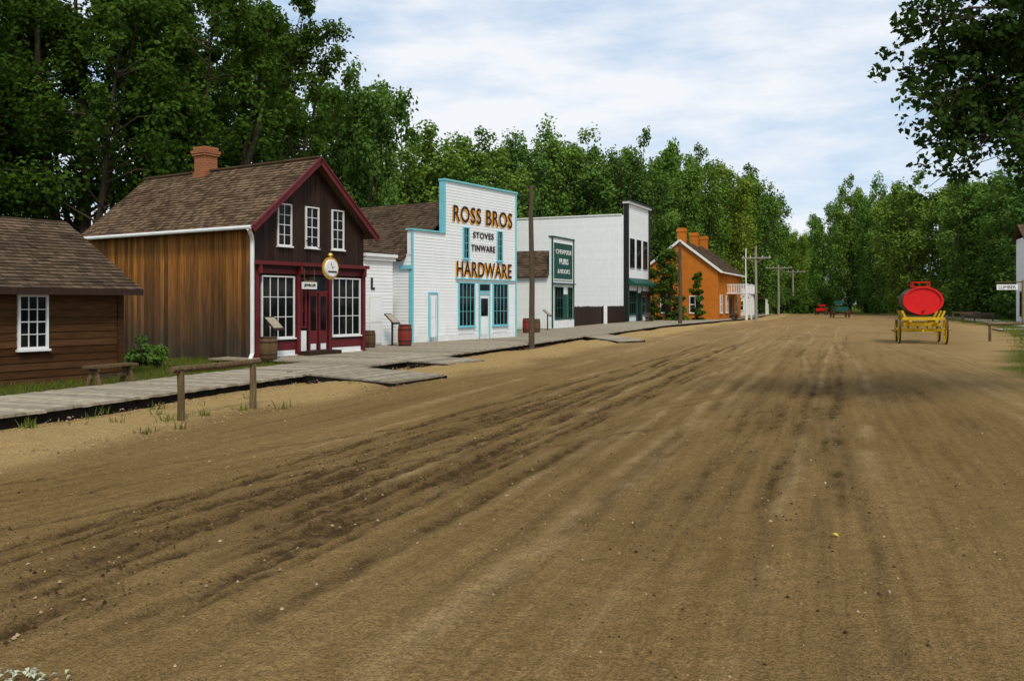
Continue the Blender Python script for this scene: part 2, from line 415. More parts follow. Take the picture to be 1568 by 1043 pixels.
mb = MB('doors', [M_blue, M_white, M_glass])
for a0, a1 in ((1.2, 1.74), (5.08, 5.88)):
    mb.pb(F, a0-.05, a0, 0, .08, .15, 2.36, 0); mb.pb(F, a1, a1+.05, 0, .08, .15, 2.36, 0); mb.pb(F, a0, a1, 0, .078, 2.28, 2.36, 0)
    mb.pb(F, a0, a1, 0, .04, .15, 2.28, 1); mb.pb(F, a0+.1, a1-.1, .04, .05, .35, 1.0, 1)
    mb.pb(F, a0+.12, a1-.12, .04, .055, 1.25, 2.1, 2 if a0 > 2 else 1)
    mb.pb(F, a0+.08, a0+.1, .04, .055, .3, 2.1, 0); mb.pb(F, a1-.1, a1-.08, .04, .055, .3, 2.1, 0)
mb.pb(F, 5.0, 6.0, 0, .06, 2.42, 2.85, 0); mb.pb(F, 5.08, 5.9, .06, .07, 2.48, 2.78, 2)
mb.make(b)
for body, u0, u1, z0, z1, bo, sp in (('ROSS BROS', 2.98, 7.95, 5.66, 6.42, .02, 1.12), ('HARDWARE', 3.25, 7.9, 3.12, 3.84, .02, 1.1)):
    text(body, b, u0-.06, u1-.05, z0-.05, z1-.05, .036, M_orangel, 'lettering_shade', bo+.01, .006, sp)
    text(body, b, u0, u1, z0, z1, .052, M_letter, 'lettering', bo*.6, .006, sp)
text('STOVES', b, 4.55, 6.28, 4.98, 5.27, .045, M_letter, 'lettering', .01, sp=1.1); text('TINWARE', b, 4.4, 6.42, 4.36, 4.66, .045, M_letter, 'lettering', .01, sp=1.1)

b = bempty('green_sign_shop', 2.73, 60.4, 25)
W = 4.1
mb = MB('walls', [M_white, M_whtrim, M_green, M_black, M_shing2, M_glass])
mb.box(.02, W-.02, .02, 9, 0, 3.85, 0); mb.box(.02, W-.02, .02, .2, 3.8, 6.4, 0)
siding_h(mb, F, (0, W), .15, 6.4, 0, .15); siding_h(mb, L, (0, 9), .15, 3.8, 0, .15); siding_h(mb, RIGHT(W), (0, 9), .15, 3.8, 0, .15)
shingles(mb, (-.3, .2, 3.7), (0, 9, 0), (2.35, 0, 1.9), 4, .24, .2); shingles(mb, (W+.3, .2, 3.7), (0, 9, 0), (-2.35, 0, 1.9), 4, .24, .2)
mb.box(-.06, W+.06, -.1, .24, 6.4, 6.5, 2); mb.pb(F, -.04, .1, 0, .07, .15, 6.4, 2); mb.pb(F, W-.1, W+.04, 0, .07, .15, 6.4, 2)
mb.pb(F, .35, W-.35, 0, .06, 3.55, 6.05, 2)
for z in (3.5, 6.05): mb.pb(F, .3, W-.3, .0, .09, z, z+.06, 1)
mb.pb(F, .1, W-.1, 0, .25, 3.2, 3.28, 2); mb.pb(F, .1, W-.1, 0, .1, .15, .7, 1)
window(mb, F, .5, 1.9, .85, 2.95, 3, 3, 5, 2, .06, .04); window(mb, F, 3.0, 3.7, .85, 2.95, 2, 3, 5, 2, .06, .04)
mb.pb(F, 2.1, 2.8, 0, .06, .15, 2.5, 2); mb.make(b)
text('CHEAPSIDE', b, .55, 3.55, 5.3, 5.62, .075, M_whtrim, 'lettering', 0); text('PUBS', b, 1.2, 2.9, 4.6, 5.0, .075, M_whtrim, 'lettering', .01); text('& BOOKS', b, .9, 3.2, 3.95, 4.25, .075, M_whtrim, 'lettering', 0)

fe = empty('board_fence', (0, 0, 0))
mb = MB('boards', [M_dwood, M_whtrim])
p0 = Vector((4.7, 66, 0)); p1 = Vector((10.7, 83.4, 0)); dd = (p1-p0); nn = int(dd.length/.2)
for i in range(nn):
    a = p0+dd*(i/nn); c_ = p0+dd*((i+.92)/nn); h = 1.62+random.uniform(-.04, .04)
    if i == nn//2: mb.beam(a+Vector((.2, -.05, 0)), a+Vector((.2, -.05, 1.8)), .3, .3, 1)
    q4 = (a, c_, c_+Vector((-.03, .02, 0)), a+Vector((-.03, .02, 0)))
    mb.hexa(list(q4)+[q+Vector((0, 0, h)) for q in q4], 0)
mb.make(fe)

b = bempty('white_two_storey_store', 10.95, 84, 25)
W = 7.5
mb = MB('walls', [M_white, M_whtrim, M_green, M_black, M_glass])
mb.box(.02, W-.02, .02, 17, 0, 10.3, 0); mb.box(.02, W-.02, .02, .35, 10.3, 11.45, 0)
siding_h(mb, F, (0, W), .15, 11.4, 0, .2); siding_h(mb, L, (.3, 17), .15, 10.3, 0, .2); siding_h(mb, RIGHT(W), (0, 17), .15, 10.3, 0, .2)
mb.box(-.12, W+.12, -.25, .4, 11.4, 11.62, 1); mb.box(-.2, W+.2, -.35, .42, 11.62, 11.75, 3)
mb.box(-.1, .02, .5, 17.1, 10.3, 10.42, 1)
mb.pb(F, -.06, .3, 0, .12, .15, 11.4, 3); mb.pb(F, W-.3, W+.06, 0, .12, .15, 11.4, 3); mb.pb(L, 0, .3, 0, .07, .15, 11.4, 3)
for a in (1.0, 3.2, 5.4): window(mb, F, a, a+1.15, 5.5, 8.0, 2, 2, 4, 3, .12, .06)
mb.hexa([(0, -.1, 3.7), (W, -.1, 3.7), (W, -.8, 3.55), (0, -.8, 3.55), (0, -.1, 4.3), (W, -.1, 4.3), (W, -.8, 3.8), (0, -.8, 3.8)], 2)
mb.pb(F, .3, W-.3, 0, .1, 3.1, 3.6, 1)
for a in (.6, 4.8): window(mb, F, a, a+2.1, .9, 3.0, 3, 2, 4, 2, .12, .06)
mb.pb(F, 3.1, 4.4, 0, .06, .15, 2.9, 3)
for a in (.1, 2.9, 4.5, 7.2): mb.pb(F, a, a+.2, 0, .14, .15, 3.5, 2)
mb.make(b)

b = bempty('orange_brick_house', 22.2, 95, 23)
W, D = 16., 8.2; zw = 5.6; zr = 8.75
mb = MB('walls', [M_obrick]); mb.box(0, W, 0, D, 0, zw)
for x in (0, W): mb.face([(x, 0, zw), (x, D, zw), (x, D/2, zr-.05)], 0)
mb.make(b)
mb = MB('roof', [M_shing2, M_whtrim])
k = (zr-zw)/(D/2)
shingles(mb, (-.3, -.5, zw-.5*k+.05), (W+.6, 0, 0), (0, D/2+.5, zr-zw+.5*k), 0, .3, .25); shingles(mb, (-.3, D+.5, zw-.5*k+.05), (W+.6, 0, 0), (0, -D/2-.5, zr-zw+.5*k), 0, .3, .25)
mb.beam((-.32, -.5, zw-.5*k-.02), (-.32, D/2, zr), .08, .24, 1); mb.beam((-.32, D+.5, zw-.5*k-.02), (-.32, D/2, zr), .08, .24, 1)
mb.beam((-.3, -.55, zw-.5*k-.02), (W+.3, -.55, zw-.5*k-.02), .1, .16, 1)
mb.make(b)
mb = MB('chimneys', [M_obrick])
for u in (.5, 7.2, 13.2):
    mb.box(u, u+.85, D/2-.45, D/2+.45, 8.2, 9.75); mb.box(u-.06, u+.91, D/2-.51, D/2+.51, 9.75, 9.98); mb.box(u-.02, u+.87, D/2-.47, D/2+.47, 9.98, 10.15)
mb.make(b)
mb = MB('windows', [M_glass, M_whtrim, M_green])
window(mb, L, 1.9, 3.0, .9, 2.6, 2, 2, 0, 1, .1, .06); window(mb, L, 5.2, 6.2, .9, 2.6, 2, 2, 0, 1, .1, .06)
for a in (1.2, 5, 11.5): window(mb, F, a, a+1.1, .9, 2.7, 2, 2, 0, 1, .1, .06)
mb.pb(F, 8, 9.1, 0, .06, .15, 2.5, 2); mb.make(b)
mb = MB('balcony', [M_whtrim, M_gwood, M_black])
mb.box(5.5, 12.5, -2.4, 0, 2.95, 3.1, 0)
for u in (5.6, 9, 12.4): mb.box(u-.08, u+.08, -2.35, -2.2, 0, 4.1, 0)
mb.box(5.5, 12.5, -2.4, -2.34, 3.95, 4.05, 0); mb.box(5.47, 5.53, -2.4, 0, 3.95, 4.05, 0)
for i in range(36): mb.box(5.55+i*.19, 5.62+i*.19, -2.385, -2.355, 3.1, 3.95, 0)
for i in range(12): mb.box(5.485, 5.515, -2.3+i*.19, -2.22+i*.19, 3.1, 3.95, 0)
mb.make(b)

b = bempty('white_cottage', 36.5, 133, 20)
mb = MB('walls', [M_white, M_whtrim, M_shing2, M_glass])
mb.box(0, 9, 0, 4.2, 0, 3.2, 0); mb.face([(0, 0, 3.2), (0, 4.2, 3.2), (0, 2.1, 5.5)], 0)
shingles(mb, (-.3, -.4, 2.9), (9.6, 0, 0), (0, 2.5, 2.7), 2, .4, .35); shingles(mb, (-.3, 4.6, 2.9), (9.6, 0, 0), (0, -2.5, 2.7), 2, .4, .35)
window(mb, L, 1.6, 2.5, .9, 2.2, 2, 2, 3, 1, .1, .06); window(mb, F, 2, 3, .9, 2.2, 2, 2, 3, 1, .1, .06)
mb.box(1, 6, -1.8, 0, 2.6, 2.7, 2)
for u in (1.1, 3.5, 5.9): mb.box(u-.07, u+.07, -1.75, -1.6, 0, 2.6, 1)
mb.make(b)
b = bempty('white_shack', 53.5, 165, 18)
mb = MB('walls', [M_white, M_whtrim, M_shing2, M_glass])
mb.box(0, 4, 0, 3.2, 0, 2.3, 0); shingles(mb, (-.3, -.4, 2.2), (4.6, 0, 0), (0, 2.0, 1.1), 2, .4, .35); shingles(mb, (-.3, 3.6, 2.2), (4.6, 0, 0), (0, -2.0, 1.1), 2, .4, .35)
window(mb, L, 1.1, 2, .9, 1.8, 2, 1, 3, 1, .1, .06); mb.make(b)

b = empty('white_corner_store', (44.0, 75.3, 0), R(-19.5))
mb = MB('walls', [M_white, M_whtrim, M_shing2, M_glass, M_green])
mb.box(0, 8, 0, 4.5, 0, 7.6, 0); siding_h(mb, F, (0, 8), .15, 7.6, 0, .2); siding_h(mb, L, (0, 4.5), .15, 7.6, 0, .2)
shingles(mb, (-.35, -.4, 7.4), (8.7, 0, 0), (0, 2.65, 1.4), 2, .35, .3); shingles(mb, (-.35, 4.9, 7.4), (8.7, 0, 0), (0, -2.65, 1.4), 2, .35, .3)
window(mb, F, .6, 1.6, 4.6, 6.4, 2, 2, 3, 4, .12, .06); window(mb, F, .6, 1.8, .9, 2.8, 2, 2, 3, 4, .12, .06)
window(mb, L, 1.5, 2.6, .9, 2.8, 2, 2, 3, 4, .12, .06)
mb.make(b)
b = empty('hanging_sign', (40.9, 74, 0), R(-15))
mb = MB('post', [M_gwood, M_whtrim]); mb.box(1.7, 1.82, -.06, .06, 0, 3.8, 0); mb.box(-.3, 1.7, -.04, .04, 3.6, 3.7, 0); mb.box(-.2, 1.4, -.03, .03, 3.0, 3.45, 1); mb.make(b)
text('LUMBER', b, -.05, 1.25, 3.1, 3.35, .035, M_black, 'lettering', 0)

# ================================================================ GROUND
ANG = 19.5; RS = R(-ANG)
sn, cs = math.sin(R(ANG)), math.cos(R(ANG))
def W2(t, s): return (t*cs+s*sn, -t*sn+s*cs)
def vn(x, y, seed):
    xi = np.floor(x).astype(np.int64); yi = np.floor(y).astype(np.int64); xf = x-xi; yf = y-yi
    def h(a, b_):
        n = (a*374761393+b_*668265263+seed*974711) & 0x7fffffff
        n = ((n ^ (n >> 13))*1274126177) & 0x7fffffff
        return ((n ^ (n >> 16)) & 0xffff)/65535.
    u = xf*xf*(3-2*xf); v = yf*yf*(3-2*yf)
    return (h(xi, yi)*(1-u)+h(xi+1, yi)*u)*(1-v)+(h(xi, yi+1)*(1-u)+h(xi+1, yi+1)*u)*v
def sst(a, b_, x): t_ = np.clip((x-a)/(b_-a), 0, 1); return t_*t_*(3-2*t_)
def front_t(s): return np.interp(s, [-20, 70, 108, 170], [-11.8, -11.8, -8.2, -8.2])
RT = ([-100, 10, 18, 30, 45, 70, 110, 200], [3.0, 3.3, 3.7, 4.9, 7.6, 11.2, 12, 9])
tt = np.concatenate([-18-np.geomspace(.5, 900, 26)[::-1], np.arange(-18, -12.6, .25), np.arange(-12.5, 7.6, .04), np.arange(7.8, 16, .35), 16+np.geomspace(.5, 900, 26)])
ss = np.concatenate([np.linspace(-80, 1, 10), np.arange(2, 3, .3), np.arange(3, 18, .055), np.arange(18, 40, .17), np.arange(40, 70, .5), np.arange(70, 200, 2.), 200+np.geomspace(3, 1500, 22)])
TT, SS = np.meshgrid(tt, ss)
rg = np.random.default_rng(3)
track = np.zeros_like(TT); lite = np.zeros_like(TT)
def add_track(arr, t0, drift, amp, f, ph, w, st, s0, s1, seed, patchy=1.):
    c_ = t0+drift*(SS-12)/20+amp*np.sin(SS*f+ph)+.06*(vn(SS*.7, SS*0, seed)-.5)+.03*(vn(SS*4, SS*0, seed+3)-.5)
    env = sst(s0-2, s0+2, SS)*(1-sst(s1-6, s1+6, SS))*sst(.2, .7, vn(SS*.8, TT*1.5, seed+5))*(.35+1.0*vn(SS*4.5, TT*8, seed+9))
    np.maximum(arr, st*env*np.exp(-((TT-c_)/w)**2), out=arr)
for i in range(20):
    add_track(track, -5.9+i*.14, rg.uniform(-.5, .9), rg.uniform(.03, .3), rg.uniform(.12, .3), rg.uniform(0, 6), rg.uniform(.035, .10), rg.uniform(.8, 1.7), rg.uniform(2, 6), rg.uniform(18, 45), i)
for i in range(10):
    add_track(track, -1.9+i*.24, rg.uniform(-.1, .8), rg.uniform(.02, .2), rg.uniform(.1, .25), rg.uniform(0, 6), rg.uniform(.04, .09), rg.uniform(.3, .8), rg.uniform(5, 9), rg.uniform(22, 60), 40+i)
for i in range(44):
    add_track(track, rg.uniform(-8.5, 5), rg.uniform(-.9, .9), rg.uniform(.02, .4), rg.uniform(.05, .2), rg.uniform(0, 6), rg.uniform(.035, .10), rg.uniform(.12, .45), rg.uniform(0, 20), rg.uniform(25, 80), 80+i)
for i in range(12):
    add_track(track, -6+i*.3, 7.0+rg.uniform(-1.5, 3.5), .2, .15, rg.uniform(0, 6), .05, rg.uniform(.3, .8), 2, 18, 160+i)
for i in range(26):
    add_track(lite, rg.uniform(-8.5, 4.5), rg.uniform(-.6, .6), rg.uniform(.02, .3), rg.uniform(.05, .2), rg.uniform(0, 6), rg.uniform(.04, .14), rg.uniform(.5, 1.2), rg.uniform(0, 20), rg.uniform(25, 90), 200+i)
dark_patch = .38*np.exp(-((TT+4.6)/.8)**2)*sst(4, 7, SS)*(1-sst(14, 26, SS))*sst(.35, .7, vn(SS*.6, TT*1.8, 9))*(.3+1.3*vn(SS*2.4, TT*5, 19))  # patches that darken the road colour, added to the track mask
dark_patch += .4*np.exp(-((TT-.1)/.4)**2)*sst(12, 15, SS)*(1-sst(18, 30, SS))*sst(.2, .7, vn(SS*.5, TT*2.5, 10))*(.5+vn(SS*2.4, TT*5, 20))
dark_patch += .15*sst(.52, .8, vn(SS*.25, TT*.8, 12))*(TT > -8)*(TT < 5.5)
dark_patch += .42*sst(1.2, 3.5, TT)*(1-sst(10, 17, SS))*(.4+.8*vn(SS*1.1, TT*1.5, 22))  # road gets darker toward the near right
track = np.clip(track+dark_patch, 0, 1)
lite = lite+.55*sst(14, 45, SS)*(.5+.6*vn(SS*.12, TT*.9, 61))
right = np.interp(SS, *RT)
grass = np.maximum(sst(0, 1.6, TT-right+(vn(TT*.6, SS*.6, 21)-.5)*2.2)*sst(8, 14, SS), sst(-14.2, -14.8, TT))
grass = np.maximum(grass, sst(150, 175, SS))
ft = front_t(SS)
gravel = sst(-8.4, -9.6, TT-(ft+11.8)+(vn(TT*1.2, SS*.4, 31)-.5)*1.3)
gravel = np.maximum(gravel, .4*sst(-2.6, 0, TT-right)*sst(15, 22, SS))
Z = .012*vn(TT*1.1, SS*.5, 1)+.014*vn(TT*4, SS*3, 2)+.012*vn(TT*9, SS*7, 4)-.018
Z += -.035*track*(.2+1.4*vn(TT*8, SS*7, 6))+.008*np.clip(lite, 0, 1)
Z += .05*sst(-8.8, -9.8, TT-(ft+11.8))+gravel*.03*vn(TT*3, SS*3, 8)
Z += -.22*np.exp(-((TT-ft-.25)/.55)**2)*(.5+.7*vn(SS*.25, SS*0, 14))
Z = np.where(TT < ft-.8, .02, Z)
Z += .10*sst(0, 3, TT-right)+grass*.03*vn(TT*.8, SS*.8, 5)
ny, nx = TT.shape
co = np.stack([TT, SS, Z], -1).reshape(-1, 3)
idx = np.arange(nx*ny).reshape(ny, nx)
qu = np.stack([idx[:-1, :-1], idx[:-1, 1:], idx[1:, 1:], idx[1:, :-1]], -1).reshape(-1, 4)
def np_mesh(name, co, quads, mats):
    me = bpy.data.meshes.new(name)
    me.vertices.add(len(co)); me.vertices.foreach_set('co', np.ascontiguousarray(co, dtype=np.float32).ravel())
    me.loops.add(quads.size); me.loops.foreach_set('vertex_index', quads.astype(np.int32).ravel())
    me.polygons.add(len(quads)); me.polygons.foreach_set('loop_start', np.arange(0, quads.size, 4, dtype=np.int32))
    for m_ in mats: me.materials.append(m_)
    me.update(calc_edges=True); return me

def ground_mat():
    m, nt, out = new_mat('dirt_road_and_verge')
    co_ = objco(nt)
    big = remap(nt, noise(nt, co_, .35, 2, .6, (1, .45, 1)), .3, .7)
    st = remap(nt, noise(nt, co_, 1., 4, .65, (4.5, .22, 1)), .34, .66)
    st2 = remap(nt, noise(nt, co_, 1., 2, .6, (15, .4, 1)), .35, .68)
    fine = noise(nt, co_, 42, 3, .8)
    mid = noise(nt, co_, 7, 5, .72)
    col = mixc(nt, big, (.225, .138, .052), (.290, .185, .076))
    col = mixc(nt, mathn(nt, 'MULTIPLY', st, .45), col, (.150, .090, .035))
    col = mixc(nt, mathn(nt, 'MULTIPLY', st2, .3), col, (.36, .24, .105))
    col = mixc(nt, mathn(nt, 'MULTIPLY', attr(nt, 'lite'), .6, True), col, (.44, .305, .15))
    gcol = mixc(nt, remap(nt, mid, .35, .65), (.60, .42, .18), (.31, .20, .08))
    gfac = mathn(nt, 'MULTIPLY', attr(nt, 'gravel'), remap(nt, mid, .25, .55, .55, 1.))
    col = mixc(nt, gfac, col, gcol)
    tr = mathn(nt, 'MULTIPLY', attr(nt, 'track'), remap(nt, mid, .36, .6, .35, 1.3), True)
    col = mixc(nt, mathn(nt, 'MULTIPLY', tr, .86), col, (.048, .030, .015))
    gr = noise(nt, co_, 1.6, 4, .65)
    grc = mixc(nt, remap(nt, gr, .3, .7), (.040, .065, .010), (.12, .125, .026))
    gf = mathn(nt, 'MULTIPLY', attr(nt, 'grass'), remap(nt, gr, .3, .5, .75, 1.))
    col = mixc(nt, gf, col, grc)
    sp = mathn(nt, 'MULTIPLY', remap(nt, fine, .3, .7, .52, 1.48), remap(nt, mid, .3, .7, .80, 1.20))
    cb = nt.nodes.new('ShaderNodeCombineXYZ')
    for i in range(3): nt.links.new(sp, cb.inputs[i])
    col = mixc(nt, 1., col, cb.outputs[0], 'MULTIPLY')
    bh = mathn(nt, 'ADD', fine, mathn(nt, 'MULTIPLY', mid, 2.4))
    principled(nt, out, col, .95, .08, bump=bh, bstr=1., bdist=.035)
    return m
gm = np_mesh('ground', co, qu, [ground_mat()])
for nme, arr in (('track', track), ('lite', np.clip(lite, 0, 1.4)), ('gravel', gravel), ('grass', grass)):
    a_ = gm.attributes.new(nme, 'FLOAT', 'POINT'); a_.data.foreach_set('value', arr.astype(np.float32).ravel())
gm.polygons.foreach_set('use_smooth', [True]*len(gm.polygons))
go = bpy.data.objects.new('dirt_road_ground', gm); COL.objects.link(go); go.rotation_euler = (0, 0, RS)

mb = MB('gravel', [M_stone, M_clod])
for i in range(13000):
    s = 3.2+22*random.random()**1.7
    q_ = random.random(); m_ = 0
    if q_ < .38: t = random.uniform(-11.4, -8.4); s = random.uniform(8, 40)
    elif q_ < .72:
        m_ = 1; s = 3.6+16*random.random()**1.2
        t = random.choice((random.gauss(-4.7, .75), random.gauss(-4.7, .75), random.gauss(-.6, .7), random.uniform(-8, 4)))
    else: t = random.uniform(-8.5, 5)
    r = random.choice((.006, .008, .010, .012, .016))*random.uniform(.7, 1.1)*(1.4 if t < -8.4 else 1)
    z = -.006 if t > -8.6 else .035
    p = [(t+r*random.uniform(.7, 1.4)*math.cos(k*math.pi/2+i), s+r*random.uniform(.7, 1.4)*math.sin(k*math.pi/2+i), z) for k in range(4)]
    top = (t, s, z+r*1.0); rr = random.random()
    for k in range(4): mb.face([p[k], p[(k+1) % 4], top], m_, rr)
mb.make(None, rot=RS)

mb = MB('boardwalk', [M_plank, M_dark])
s = -3.
while s < 150:
    w = .19 if s < 60 else .38
    f = float(front_t(s)); back = -14.3 if s < 22.6 else (f-6.2)
    if s > 93: back = f-2.8
    j = random.uniform(-.03, .03); z = .15+random.uniform(-.005, .005)
    mb.box(back+j, f+j, s, s+w-.014, z-.05, z); s += w
for s in np.arange(-3, 148, 3.):
    f0 = float(front_t(s)); f1 = float(front_t(s+3))
    mb.beam((f0-.12, s, .0), (f1-.12, s+3, .0), .1, .18, 1)
mb.make(None, rot=RS)
def crossing(c4):
    mb = MB('plank_crossing', [M_plank, M_dark])
    a, b_, c_, d = [Vector((x, y, 0)) for x, y in c4]
    n = int((d-a).length/.2)
    for i in range(n):
        p = a.lerp(d, i/n); q = b_.lerp(c_, i/n); p2 = a.lerp(d, (i+.94)/n); q2 = b_.lerp(c_, (i+.94)/n)
        z = .165-.05*(i/n)+random.uniform(-.004, .004)
        mb.hexa([Vector(v)+Vector((0, 0, z-.05)) for v in (p, q, q2, p2)]+[Vector(v)+Vector((0, 0, z)) for v in (p, q, q2, p2)], 0)
    for e0, e1 in ((a, d), (b_, c_)):
        mb.beam(e0+Vector((0, 0, .04)), e1+Vector((0, 0, .0)), .12, .16, 1)
    mb.make()
crossing([(-5.6, 21.9), (-4.75, 24.2), (-1.63, 21.6), (-2.65, 19.5)])
crossing([(3.3, 48.0), (5.0, 51.0), (6.36, 42.5), (4.9, 40.9)])
crossing([(-3.9, 27.0), (-3.1, 29.0), (-.9, 27.4), (-1.9, 25.6)])
mb = MB('boardwalk', [M_plank, M_dark])
s = 62.
while s < 125: mb.box(13.5, 16.3, s, s+.37, .12, .2); s += .39
mb.make(None, rot=RS)
crossing([W2(13.5, 66), W2(13.5, 69), W2(11, 69), W2(11, 66)])

# ================================================================ STREET FURNITURE
def hitch(name, pa, pb, h, r=.05, extra=.25):
    e = empty(name, (0, 0, 0)); mb = MB('posts_and_rail', [M_gwood])
    pa = Vector((*pa, 0)); pb = Vector((*pb, 0)); d = (pb-pa).normalized()
    for p in (pa, pb): mb.tube([p+Vector((0, 0, -.2)), p+Vector((.01, 0, h*.5)), p+Vector((0, 0, h))], [r*1.15, r*1.05, r], 9, 0, jitter=.08)
    up = Vector((0, 0, h+r*.7))
    mb.tube([pa-d*extra+up, pa.lerp(pb, .5)+up+Vector((0, 0, -.01)), pb+d*extra+up], [r, r*1.05, r*.9], 9, 0, jitter=.06)
    mb.make(e)
hitch('hitching_rail', (-5.13, 13.65), (-4.5, 15.3), .80, .055, .2)
hitch('hitching_rail', (23.3, 43.0), (26.0, 44.5), .8, .06)
hitch('hitching_rail', (43, 84), (45, 90), .9, .07)

def pole(x, y, h, r, arm=None, name='utility_pole', mt=None):
    e = empty(name, (x, y, 0)); mb = MB('shaft', [mt or M_pole, M_whtrim])
    mb.tube([(0, 0, -.3), (.02, 0, h*.4), (-.03, 0, h*.8), (0, 0, h)], [r*1.2, r*1.05, r*.9, r*.8], 10, 0, jitter=.03)
    if arm:
        za, wa = arm; d = Vector((cs, -sn, 0))
        mb.beam(d*(-wa/2)+Vector((0, -.15, za)), d*(wa/2)+Vector((0, -.15, za)), .1, .14, 0)
        for k in (-.45, -.2, .2, .45): mb.tube([d*wa*k+Vector((0, -.15, za+.06)), d*wa*k+Vector((0, -.15, za+.22))], [.04, .03], 6, 1)
        mb.beam(Vector((0, 0, za-.5)), d*wa*.3+Vector((0, -.1, za)), .04, .04, 0); mb.beam(Vector((0, 0, za-.5)), -d*wa*.3+Vector((0, -.1, za)), .04, .04, 0)
    mb.make(e)
pole(.83, 37.4, 6.85, .11)
pole(14.3, 75, 7.1, .15)
pole(24.9, 90, 7.7, .13, (6.5, 2.9), mt=M_polel)
pole(39.3, 130, 7.6, .15, (7.1, 3.8), mt=M_polel)
pole(51, 160, 8, .17, (7.6, 4.2), mt=M_polel)
pole(62, 122, 9.2, .14, (8.4, 2.4), mt=M_polel)
pole(26.0, 98, 8, .07, None, 'flagpole', mt=M_whtrim)

def barrel(x, y, z, r, h, m1, name='wooden_barrel'):
    e = empty(name, (x, y, z)); mb = MB('staves', [m1, M_iron, M_dark]); n = 20
    prof = [(0, .84), (.2, .95), (.5, 1.), (.8, .95), (1, .84)]
    for i in range(n):
        t0 = 2*math.pi*i/n; t1 = 2*math.pi*(i+.95)/n; rr = random.random()
        for (h0, k0), (h1, k1) in zip(prof, prof[1:]):
            mb.face([(r*k0*math.cos(t0), r*k0*math.sin(t0), h*h0), (r*k0*math.cos(t1), r*k0*math.sin(t1), h*h0), (r*k1*math.cos(t1), r*k1*math.sin(t1), h*h1), (r*k1*math.cos(t0), r*k1*math.sin(t0), h*h1)], 0, rr)
    mb.tube([(0, 0, .02), (0, 0, h*.95)], [r*.8, r*.8], 20, 0)
    for hh, k in ((.04, .87), (.22, .965), (.75, .968), (.93, .88)):
        mb.tube([(0, 0, h*hh), (0, 0, h*(hh+.05))], [r*k+.008, r*k+.008], 20, 1, cap=False)
    mb.make(e)
barrel(-7.38, 26.7, .15, .28, .70, M_oak); barrel(-4.29, 35.3, .15, .29, .86, M_dred)
barrel(-5.55, 34.3, .15, .25, .65, M_oak); barrel(.9, 51, .15, .3, .85, M_dred); barrel(1.4, 52, .15, .28, .8, M_oak)

def info(x, y, a):
    e = empty('interpretive_sign', (x, y, .15), R(a)); mb = MB('stand', [M_iron, M_gwood, M_plank])
    mb.box(-.03, .03, -.03, .03, 0, 1.0, 0); mb.box(-.15, .15, -.12, .12, 0, .03, 0)
    mb.beam((0, -.25, .88), (0, .25, 1.28), .44, .04, 0, up=(0, 0, 1)); mb.beam((0, -.2, .945), (0, .2, 1.265), .38, .01, 2)
    mb.make(e)
info(-7.45, 27.6, 58); info(-4.85, 35.7, 58); info(2.3, 57, 60)

e = empty('wooden_bench', (-8.6, 18.9, .1), R(90-22)); mb = MB('bench', [M_gwood])
mb.box(-.6, .6, -.17, .17, .40, .45); mb.box(-.55, .55, -.02, .02, .18, .26)
for x in (-.45, .45):
    mb.beam((x, -.02, .4), (x, -.17, 0), .05, .1); mb.beam((x, .02, .4), (x, .17, 0), .05, .1); mb.box(x-.025, x+.025, -.15, .15, .33, .40)
mb.make(e)
def bench2(x, y, a):
    e = empty('wooden_bench', (x, y, .15), R(a)); mb = MB('bench', [M_pole]); mb.box(-.9, .9, -.2, .2, .42, .47)
    for xx in (-.75, .75): mb.box(xx-.04, xx+.04, -.18, .18, 0, .42)
    mb.box(-.9, .9, .17, .21, .55, .85)
    for xx in (-.75, .75): mb.box(xx-.03, xx+.03, .2, .24, .4, .85)
    mb.make(e)
bench2(13.1, 84, 65); bench2(16.7, 90, 65); bench2(24, 95, 65)
bench2(*W2(14, 92), 70-90); bench2(*W2(14, 100), -20)

# ================================================================ WAGONS
def wheel(mb, cx, cy, cz, r, mc, mi, n=14):
    seg = 28
    for i in range(seg):
        t0 = 2*math.pi*i/seg; t1 = 2*math.pi*(i+1)/seg
        def q(rr, t, dx): return (cx+dx, cy+rr*math.cos(t), cz+rr*math.sin(t))
        mb.hexa([q(r-.07, t0, -.035), q(r-.07, t0, .035), q(r-.07, t1, .035), q(r-.07, t1, -.035), q(r-.012, t0, -.035), q(r-.012, t0, .035), q(r-.012, t1, .035), q(r-.012, t1, -.035)], mc, .5)
        mb.hexa([q(r-.012, t0, -.04), q(r-.012, t0, .04), q(r-.012, t1, .04), q(r-.012, t1, -.04), q(r, t0, -.04), q(r, t0, .04), q(r, t1, .04), q(r, t1, -.04)], mi, .5)
    for i in range(n):
        t = 2*math.pi*i/n; mb.tube([(cx, cy+.06*math.cos(t), cz+.06*math.sin(t)), (cx, cy+(r-.06)*math.cos(t), cz+(r-.06)*math.sin(t))], [.028, .02], 6, mc, cap=False)
    mb.tube([(cx-.16, cy, cz), (cx-.1, cy, cz), (cx, cy, cz), (cx+.1, cy, cz), (cx+.16, cy, cz)], [.055, .08, .1, .08, .055], 12, mc)
    mb.tube([(cx-.2, cy, cz), (cx+.2, cy, cz)], [.035, .035], 8, mi)

